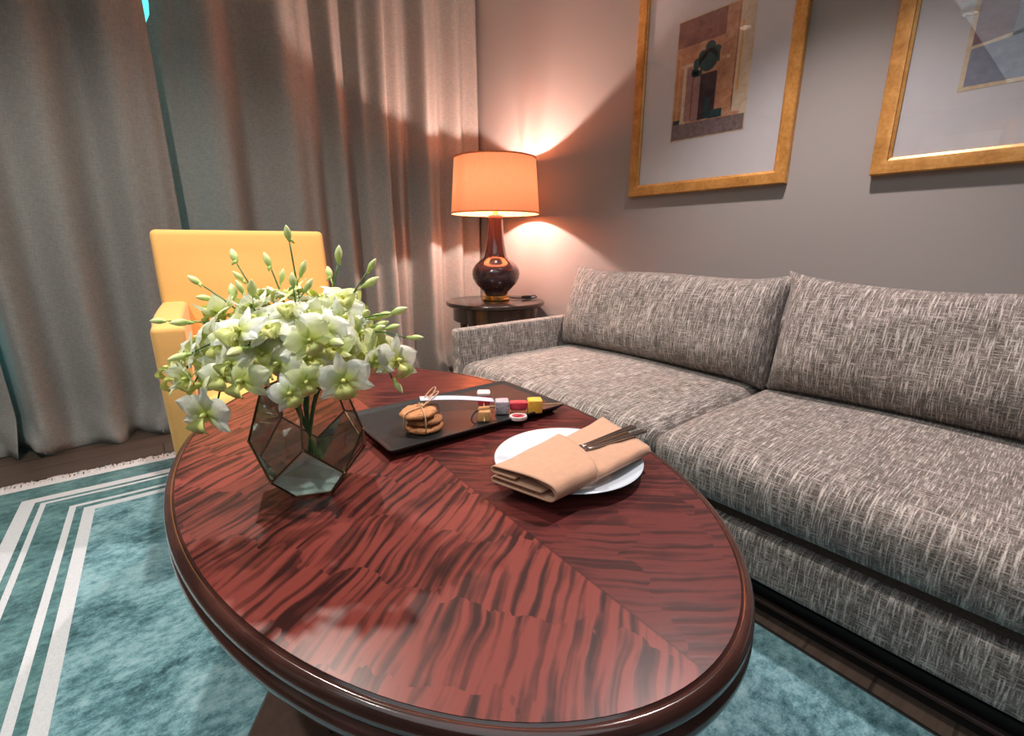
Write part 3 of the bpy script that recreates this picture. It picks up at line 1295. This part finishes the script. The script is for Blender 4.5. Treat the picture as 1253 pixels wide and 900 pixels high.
def flower_mesh(kind):
    m = MB()
    r = random.Random(40 + kind)
    k = [1.22, 1.10, .92, 1.04][kind]
    op = [.05, -.25, .65, -.5][kind]
    for a in (90, 212, 328):
        petal(m, math.radians(a + r.uniform(-8, 8)), .034 * k, .0165 * k, op + r.uniform(-.15, .15), .3, .62)
    for a in (28, 152):
        petal(m, math.radians(a + r.uniform(-8, 8)), .035 * k, .031 * k, op + .1 + r.uniform(-.12, .12), .35, .85, z0=.0015)
    me = m.mesh('flower', M['petal'], angle=180, normals=False)
    l = MB()
    ll = .024 * k

    def lip(u, v):
        a = 2 * u - 1
        w = .0045 + .0085 * math.sin(PI * min(1, v * 1.02) ** 1.3) ** .8
        x = a * w * k
        y = -.003 - ll * v * .8
        z = .004 + .011 * math.sin(PI * v) * k * .8 + .010 * a * a * (1 - v * .7) + .003 * math.sin(a * 7) * v
        return Vector((x, y, z))
    l.grid(lip, 6, 7)
    l.lathe([(0, .002), (.003, .003), (.0036, .008), (.002, .012), (0, .0125)], 8, (0, .001, 0))
    lm = l.mesh('lip', M['lip'], angle=180, normals=False)
    return me, lm


FM = [flower_mesh(k) for k in range(4)]
b_ = MB()
b_.lathe([(0, -.001), (.0022, 0), (.0042, .004), (.0068, .010), (.0078, .016), (.0068, .022), (.0042, .028), (.0016, .032), (0, .0335)], 12, sx=1.0, sy=.86)
b_.tube([(0, 0, .004), (.006, 0, .000), (.010, 0, -.005)], [.0042, .003, .0012], 8)
BUD = b_.mesh('bud', M['bud'], angle=180)

CR = Vector((.778, -.628, 0))           # picture right, level
CF = Vector((-.628, -.778, 0))          # towards the photographer, level


def bez(p0, p1, p2, p3, t):
    a = 1 - t
    return p0 * a ** 3 + p1 * 3 * a * a * t + p2 * 3 * a * t * t + p3 * t ** 3


# tip of each spray from the vase axis: right, towards the photographer, height over the table; then flowers, buds and a phrase
SPRAYS = [
    (-.010, -.030, .420, 4, 2, 'tallest, straight up from the middle with one bud on top'),
    (-.060, -.060, .375, 5, 3, 'leaning back against the chair seat'),
    (.058, -.050, .385, 5, 2, 'right of the tallest, with two pointed buds'),
    (.112, -.030, .372, 5, 2, 'leaning right with one upright bud before the curtain'),
    (-.165, -.035, .350, 5, 3, 'reaching left across the chair back'),
    (-.115, -.055, .385, 5, 2, 'upper left with small closed buds'),
    (-.195, .020, .300, 6, 2, 'low on the left before the chair arm'),
    (.155, .010, .310, 6, 4, 'right side with a cluster of buds'),
    (.185, .030, .275, 6, 4, 'farthest right with slim green buds'),
    (.165, .055, .215, 7, 1, 'drooping right above the black tray'),
    (-.165, .055, .215, 7, 0, 'drooping left over the table rim'),
    (-.095, .100, .150, 7, 0, 'lowest in front, white flowers beside the vase rim'),
    (.045, .115, .190, 6, 0, 'front, hanging over the vase mouth'),
    (-.02, .125, .280, 6, 1, 'front middle with wide white flowers'),
    (.090, .100, .285, 6, 1, 'front right with a large pale flower'),
    (-.115, .095, .265, 6, 1, 'front left with crowded white flowers'),
    (.02, .04, .35, 5, 2, 'inner centre with greenish flowers'),
    (-.06, .03, .34, 5, 2, 'inner left with yellow-green flowers'),
    (-.130, .095, .195, 6, 0, 'low in front of the chair seat, all open white flowers'),
    (-.030, .110, .215, 5, 0, 'just above the front of the vase rim'),
    (.115, .080, .205, 6, 0, 'low on the right beside the tray corner'),
]
rr = random.Random(21)
CTR = Vector((0, 0, .21))
for i, (tr, tf, th, nf, nbud, phrase) in enumerate(SPRAYS):
    sp = thing('orchid_spray', 'orchid spray in the vase, ' + phrase, 'orchid', VC, 0, 'orchid sprays in the vase')
    tip = CR * tr + CF * tf + Vector((0, 0, th))
    a0 = math.atan2(tip.y, tip.x) + rr.uniform(-.3, .3)
    base = Vector((-.022 * math.cos(a0), -.022 * math.sin(a0), .012))
    neck = Vector((.030 * math.cos(a0), .030 * math.sin(a0), .205))
    out = Vector((tip.x, tip.y, 0))
    droop = th < .25
    p2 = neck + Vector((0, 0, .10)) + out * .30 if not droop else neck + Vector((0, 0, .075)) + out * .70
    pts = [base + (neck - base) * (k / 8) + Vector((.004 * math.sin(k), .004 * math.cos(k), 0)) * (k / 8) for k in range(9)]
    nseg = 18
    arc = [bez(neck, neck + Vector((.012 * math.cos(a0), .012 * math.sin(a0), .055)), p2, tip, k / nseg) for k in range(1, nseg + 1)]
    pts += arc
    m = MB()
    m.tube(pts, [.0021] * 9 + [.0021 - .0009 * k / nseg for k in range(nseg)], 6)

    def pedicel(*a):
        pm = MB()
        pm.tube(*a)
        pm.build('pedicel', M['stem_pale'], sp, angle=180)
    jobs = []
    tot = nf + nbud
    for j in range(tot):
        t = (.10 if droop else .20) + (.90 if droop else .80) * (j + .5) / tot if j < tot - 1 or nbud == 0 else 1.0
        p = arc[min(nseg - 1, int(t * (nseg - 1)))] if t < 1 else arc[-1]
        q = arc[max(0, min(nseg - 1, int(t * (nseg - 1))) - 1)]
        tang = (p - q).normalized() if (p - q).length > 1e-6 else Vector((0, 0, 1))
        outw = (p - CTR)
        outw.normalize()
        sgn = 1 if j % 2 else -1
        lat = tang.cross(outw)
        lat = lat.normalized() * sgn if lat.length > 1e-4 else Vector((1, 0, 0))
        rv = Vector((rr.uniform(-1, 1), rr.uniform(-1, 1), rr.uniform(-1, 1)))
        jobs.append((j, p, tang, outw, lat, rv))
    for j, p, tang, outw, lat, rv in jobs:
        if j < nf:
            d = (lat * .75 + outw * .8 + rv * .35 + CF * .12).normalized()
            e = p + d * rr.uniform(.020, .034) + Vector((0, 0, -.004))
            e.z = max(e.z, .085) if e.xy.length > .105 else (max(e.z, .165) if e.xy.length > .07 else max(e.z, .215))
            pedicel([p, p + d * .012 + Vector((0, 0, .004)), e], [.0011, .0009, .0012], 5)
            kind = rr.choice([0, 0, 1, 1, 2, 3])
            face = (outw * .9 + d * .6 + rv * .45 + CF * .22 + Vector((0, 0, .05))).normalized()
            o = bpy.data.objects.new('flower', FM[kind][0])
            COL.objects.link(o)
            o.parent = sp
            o.location = e
            z = face
            x = Vector((0, 0, 1)).cross(z)
            x = x.normalized() if x.length > .05 else Vector((1, 0, 0))
            y = z.cross(x)
            R = Matrix((x, y, z)).transposed() @ Matrix.Rotation(rr.uniform(-.5, .5), 3, 'Z')
            s_ = rr.uniform(.82, 1.1)
            o.rotation_euler = R.to_euler()
            o.scale = (s_, s_, s_)
            l = bpy.data.objects.new('lip', FM[kind][1])
            COL.objects.link(l)
            l.parent = o
        else:
            last = (j == jobs[-1][0])
            d = (tang * 1.0 + (lat * .9 if not last else Vector((0, 0, 0))) + outw * .35 + rv * .3).normalized()
            e = p + d * (rr.uniform(.012, .024) if not last else .004)
            pedicel([p, p + (e - p) * .5 + Vector((0, 0, .001)), e + d * .002], [.0011, .001, .0014], 5)
            o = bpy.data.objects.new('bud', BUD)
            COL.objects.link(o)
            o.parent = sp
            o.location = e
            o.rotation_euler = d.to_track_quat('Z', 'Y').to_euler()
            s_ = rr.uniform(.72, 1.0)
            o.scale = (s_, s_, s_)
    m.build('stem', M['stem'], sp, angle=180)

# ================================================================== TRAY
TR_ = thing('serving_tray', 'black rectangular tray holding cookies and fruit on the table', 'tray', (.588, .941, TZ), math.radians(-1.7))
m = MB()
tx, ty = .2375, .134
rings = [(-.022, .0005), (-.020, .0005), (-.003, .016), (0, .019), (0, .0225), (-.004, .0225), (-.010, .0185), (-.016, .0165)]


def rect(d, z, r=.010, n=5):
    out_ = []
    for qx, qy, a0 in ((1, 1, 0), (-1, 1, 90), (-1, -1, 180), (1, -1, 270)):
        for k in range(n):
            a = math.radians(a0 + 90 * k / (n - 1))
            out_.append(Vector((qx * (tx + d - r) + r * math.cos(a), qy * (ty + d - r) + r * math.sin(a), z)))
    return out_


vs, fs = [], []
for d, z in rings:
    vs += rect(d, z)
n = 20
for i in range(len(rings) - 1):
    for k in range(n):
        fs.append((i * n + k, i * n + (k + 1) % n, (i + 1) * n + (k + 1) % n, (i + 1) * n + k))
fs.append(tuple(range(n))[::-1])
fs.append(tuple((len(rings) - 1) * n + k for k in range(n)))
m.add(vs, fs)
m.build('tray_body', M['tray'], TR_, angle=35)
TS = TZ + .0166                     # tray floor

# cookies
CK = Vector((.464, .889, TS))
cz = CK.z + .0005
cookie_labels = ['round baked cookie at the bottom of the stack tied with twine', 'round baked cookie in the middle of the tied stack',
                 'round chocolate chip cookie on top of the tied stack']
for k, (dx, dy, tilt, rad) in enumerate(((0, 0, 0, .042), (.002, .004, 2.0, .041), (-.009, .006, -4.5, .0415))):
    m = MB()
    hh = .0145
    rc = random.Random(60 + k)
    prof = [(0, 0), (.80, .0), (.94, .12), (1.0, .42), (.96, .72), (.80, .93), (.5, 1.0), (0, 1.03)]
    nn = 40
    ph = [rc.uniform(0, 6) for _ in range(4)]
    R = Matrix.Rotation(math.radians(tilt), 3, 'Y')
    vs, fs = [], []
    for r, z in prof:
        for q in range(nn):
            a = 2 * PI * q / nn
            w = 1 + .025 * math.sin(3 * a + ph[0]) + .018 * math.sin(7 * a + ph[1])
            zz = z * hh + (.0012 * math.sin(5 * a + ph[2] + r * 6) + .0008 * math.sin(11 * a + ph[3] + r * 14)) * (z > .5) * (r > 0)
            vs.append(R @ Vector((r * rad * w * math.cos(a), r * rad * w * math.sin(a), zz)))
    for i in range(len(prof) - 1):
        for q in range(nn):
            fs.append((i * nn + q, i * nn + (q + 1) % nn, (i + 1) * nn + (q + 1) % nn, (i + 1) * nn + q))
    m.add(vs, fs)
    o = m.build('cookie', M['cookie'], angle=180)
    o.location = (CK.x + dx, CK.y + dy, cz + (rad * abs(math.sin(math.radians(tilt)))) * .9)
    cz += hh * 1.04 + (rad * abs(math.sin(math.radians(tilt)))) * .9
    tag(o, cookie_labels[k], 'cookie', 'stacked cookies')
# twine
tw = thing('twine_bow', 'jute twine tied around the cookie stack with a looped bow', 'twine', (CK.x, CK.y, TS))
m = MB()
zt_ = cz - TS + .002
for ang in (-1.9, .15):
    dv = Vector((math.cos(ang), math.sin(ang), 0))
    loop = []
    for k in range(33):
        a = 2 * PI * k / 32
        e = .049
        rx = math.copysign(abs(math.cos(a)) ** .45, math.cos(a)) * e
        rz = zt_ / 2 + math.copysign(abs(math.sin(a)) ** .6, math.sin(a)) * (zt_ / 2)
        loop.append(dv * rx + Vector((-.003, .003, max(rz, .0018))))
    m.tube(loop, .0015, 6, cap=False)
m.build('loop', M['twine'], tw)
for k, (ang, L, hgt) in enumerate(((.30, .052, .020), (.55, .060, .026))):
    m = MB()
    dv = Vector((math.cos(ang), math.sin(ang), 0))
    nvv = Vector((-dv.y, dv.x, 0))
    pts = []
    for q in range(21):
        a = PI * q / 20 * 2
        pts.append(Vector((.0, .004, zt_ + .002)) + dv * (L * .5 * (1 - math.cos(a))) + nvv * (.007 * math.sin(a)) + Vector((0, 0, hgt * (.5 - .5 * math.cos(a)) ** .8)))
    m.tube(pts, .0014, 6, cap=False)
    m.build('bow_loop', M['twine'], tw)
m = MB()
m.lathe([(0, -.004), (.004, -.003), (.0055, 0), (.004, .003), (0, .004)], 10, (.0, .004, zt_ + .002))
m.build('knot', M['twine'], tw)

# paper strip
m = MB()
pa, pb, pc, pd = Vector((.474, .925, .632)), Vector((.630, .854, .6135)), Vector((.619, .832, .6125)), Vector((.463, .900, .631))


def strip(u, v):
    p = (pa * (1 - u) + pb * u) * v + (pd * (1 - u) + pc * u) * (1 - v)
    p.z += .004 * math.sin(PI * u)
    return p


m = MB(pa)
m.grid(strip, 16, 4)
o = m.build('paper_strip', M['card'], angle=180)
o.location = pa
o.modifiers.new('card_thickness', 'SOLIDIFY').thickness = .0008
tag(o, 'pale blue-white paper strip leaning from the cookies onto the fruit', 'paper strip')

# fruit skewer in front
fk = thing('fruit_skewer', 'fruit skewer of dragon fruit, red melon and mango at tray end', 'fruit skewer', (.664, .862, TS), math.atan2(-.079, .117))
z_ = .0170
m = MB()
m.tube([(-.045, 0, z_), (.150, 0, z_ + .003)], [.0016, .0012], 8)
m.build('stick', M['bamboo'], fk)
wob = lambda p: Vector((p.x * (1 + .04 * math.sin(p.z * 200)), p.y * (1 + .05 * math.sin(p.x * 180 + 1)), p.z))
m = MB()
m.rbox((.000, 0, z_), (.0165, .0165, .0165), .0035, 3, (2, 2, 2), wob)
m.build('dragon_fruit_cube', M['dragon'], fk)
m = MB()
m.rbox((.040, 0, z_ + .001), (.021, .011, .0105), .004, 3, (2, 2, 2), wob)
m.build('melon_piece', M['melon'], fk)
m = MB()
m.rbox((.081, 0, z_), (.0175, .0160, .0165), .003, 3, (2, 2, 2), wob)
m.build('mango_cube', M['mango'], fk)

# fruit skewer behind, half hidden by the paper strip
f2 = thing('fruit_skewer', 'shorter fruit skewer partly hidden behind the paper strip', 'fruit skewer', (.640, .905, TS), math.radians(-125))
m = MB()
m.tube([(-.040, 0, z_), (.105, 0, z_ - .006)], [.0012, .0016], 8)
m.build('stick', M['bamboo'], f2)
m = MB()
m.rbox((-.022, 0, z_ + .004), (.0155, .0155, .012), .003, 3, (2, 2, 2), wob)
m.build('melon_cube', M['melon'], f2)
m = MB()
m.rbox((-.022, 0, z_ + .0205), (.0160, .0160, .0045), .002, 3, (2, 2, 1), wob)
m.build('rind', M['rind'], f2)
m = MB()
m.rbox((.066, 0, z_ - .003), (.0185, .0150, .0135), .004, 3, (2, 2, 2), wob)
m.build('orange_chunk', M['bread'], f2)

# curved slice of fruit lying before the skewer
sl = thing('fruit_slice', 'pale-rimmed round fruit slice lying in front of the red melon', 'fruit slice', (.668, .804, TS + .0005), math.radians(-34))
m = MB()
m.lathe([(.0145, 0), (.0185, 0), (.0195, .004), (.0185, .008), (.0145, .008), (.0145, 0)], 32, (0, 0, 0), 1.1, .9)
m.build('rind', M['rind'], sl)
m = MB()
m.lathe([(0, .001), (.0146, .001), (.0146, .0055), (0, .005)], 32, (0, 0, 0), 1.1, .9)
m.build('flesh', M['melon'], sl)
# dried stem ring by the orange chunk
cr = thing('vanilla_curl', 'small dark curled stem beside the orange fruit chunk', 'garnish', (.575, .842, TS))
m = MB()
m.tube([Vector((.013 * math.cos(a), .006 * math.sin(a) + .002, .0145 + .012 * math.sin(a + .6))) for a in [.35 * k for k in range(15)]], [.0028 - .0001 * k for k in range(15)], 7)
m.build('curl', M['darkwood'], cr)

# ================================================================== PLATE
PL = Vector((.604, .577, TZ))
m = MB()
m.lathe([(0, .006), (.060, .006), (.075, .0065), (.088, .0100), (.098, .0145), (.118, .0195), (.136, .0238), (.1405, .0248), (.1418, .0235), (.1400, .0215),
         (.118, .0160), (.098, .0105), (.085, .0040), (.080, .0005), (.074, .0005), (.072, .0030), (0, .0030)], 96)
o = m.build('dinner_plate', M['porcelain'], angle=60)
o.location = PL
tag(o, 'round white porcelain plate under the napkin near the table edge', 'plate')

# ================================================================== NAPKIN
NK = Vector((.592, .537, TZ + .0255))
na = math.radians(5.0)
nk = thing('napkin', 'folded peach linen napkin pocket lying across the white plate', 'napkin', NK, na)


def fold_path(w, hgt, start=0):
    """cross-section of a cloth rolled flat: list of (across, height)"""
    P = []
    r = hgt * .5

    def side(sg, z0, z1, n=7):
        zc = (z0 + z1) / 2
        rr_ = abs(z1 - z0) / 2
        a0 = -PI / 2 if z1 > z0 else PI / 2
        for k in range(n + 1):
            a = a0 + (PI * k / n) * (1 if z1 > z0 else -1)
            P.append((sg * (w - rr_) + sg * rr_ * math.cos(a), zc + rr_ * math.sin(a)))
    # inner leaf, turn, bottom leaf, turn, top leaf, turn, tucked edge
    for k in range(6):
        P.append((-w * .55 + (w * 1.45 - .012) * k / 5, hgt * .42))
    side(1, hgt * .42, 0.0)
    for k in range(1, 8):
        P.append((w - .012 - (2 * w - .024) * k / 8, 0.0))
    side(-1, 0.0, hgt)
    for k in range(1, 10):
        t = k / 10
        P.append((-w + .014 + (2 * w - .026) * t, hgt * (1 + .10 * math.sin(PI * t))))
    side(1, hgt, hgt * .58)
    for k in range(1, 5):
        P.append((w - .016 - w * .5 * k / 4, hgt * .60))
    return P


def cloth_sweep(m, s0, s1, wfun, hfun, skew, lift, ns=26):
    rows = []
    for i in range(ns + 1):
        t = i / ns
        s = s0 + (s1 - s0) * t
        P = fold_path(wfun(s), hfun(s))
        row = []
        for k, (a, z) in enumerate(P):
            ww = wfun(s)
            sk = skew(t, a / ww)
            zz = z + lift(s) + (.0014 * math.sin(s * 34 + a * 30) + .0008 * math.sin(s * 90 - a * 60)) * (z > hfun(s) * .7)
            row.append(Vector((s + sk, a, max(zz, 0))))
        rows.append(row)
    n = len(rows[0])
    vs = [p for r_ in rows for p in r_]
    fs = [(i * n + k, i * n + k + 1, (i + 1) * n + k + 1, (i + 1) * n + k) for i in range(ns) for k in range(n - 1)]
    m.add(vs, fs)


m = MB()
cloth_sweep(m, -.135, .150, lambda s: .060 + .018 * (s + .135) / .28, lambda s: .021 - .002 * s / .14,
            lambda t, a: (t * (.032 * a) - (1 - t) * .0 * a), lambda s: .001 + .004 * max(0, s) / .15)
o = m.build('folded_body', M['napkin'], nk, angle=180)
o.modifiers.new('cloth_thickness', 'SOLIDIFY').thickness = .0022
m = MB()
cloth_sweep(m, -.148, -.010, lambda s: .0635 + .016 * (s + .148) / .28, lambda s: .031 + .002 * (s + .148) / .14,
            lambda t, a: (t * (.012 * (1 - a * a) + .030 * a) - (1 - t) * (.012 * a)), lambda s: .0003)
o = m.build('pocket', M['napkin'], nk, angle=180)
o.modifiers.new('cloth_thickness', 'SOLIDIFY').thickness = .0024

# ================================================================== CUTLERY
def handle_mesh(L, w0, w1, th):
    m = MB()

    def hf(p):
        t = max(0.0, min(1.0, (p.x + L / 2) / L))
        p.y *= w0 / w1 + (1 - w0 / w1) * t ** 1.4
        p.z *= .7 + .3 * t
        return p
    m.rbox((0, 0, 0), (L / 2, w1 / 2, th / 2), th * .49, 3, (14, 3, 1), hf)
    return m


CZ = NK.z + .0285
for name, label, ang, dy, dz in (('table_knife', 'steel table knife tucked in the napkin pocket, nearer the sofa', -1.5, .006, .0015),
                                 ('table_fork', 'steel table fork tucked in the napkin pocket, nearer the viewer', -7.0, -.014, .0012)):
    t = thing(name, label, name.split('_')[1], (NK.x + .093, NK.y + dy, CZ + dz), math.radians(ang))
    t.rotation_euler.y = math.radians(-1.0)
    hm = handle_mesh(.150, .009, .0165 if 'knife' in name else .0145, .0062)
    hm.build('handle', M['steel'], t)
    m = MB()
    if 'knife' in name:
        m.rbox((-.122, .001, -.001), (.050, .0085, .0011), .001, 2, (10, 2, 1), lambda p: Vector((p.x, p.y * (1 - .5 * max(0.0, min(1.0, -p.x / .05)) ** 3), p.z)))
        m.build('blade', M['steel'], t)
    else:
        m.rbox((-.088, 0, 0), (.016, .0035, .0016), .0015, 2, (3, 1, 1))
        m.rbox((-.107, 0, -.0005), (.009, .0095, .0014), .0013, 2, (2, 2, 1))
        for q in range(4):
            m.rbox((-.130, -.0075 + .005 * q, -.0008), (.017, .0014, .0012), .001, 2, (2, 1, 1))
        m.build('tines', M['steel'], t)
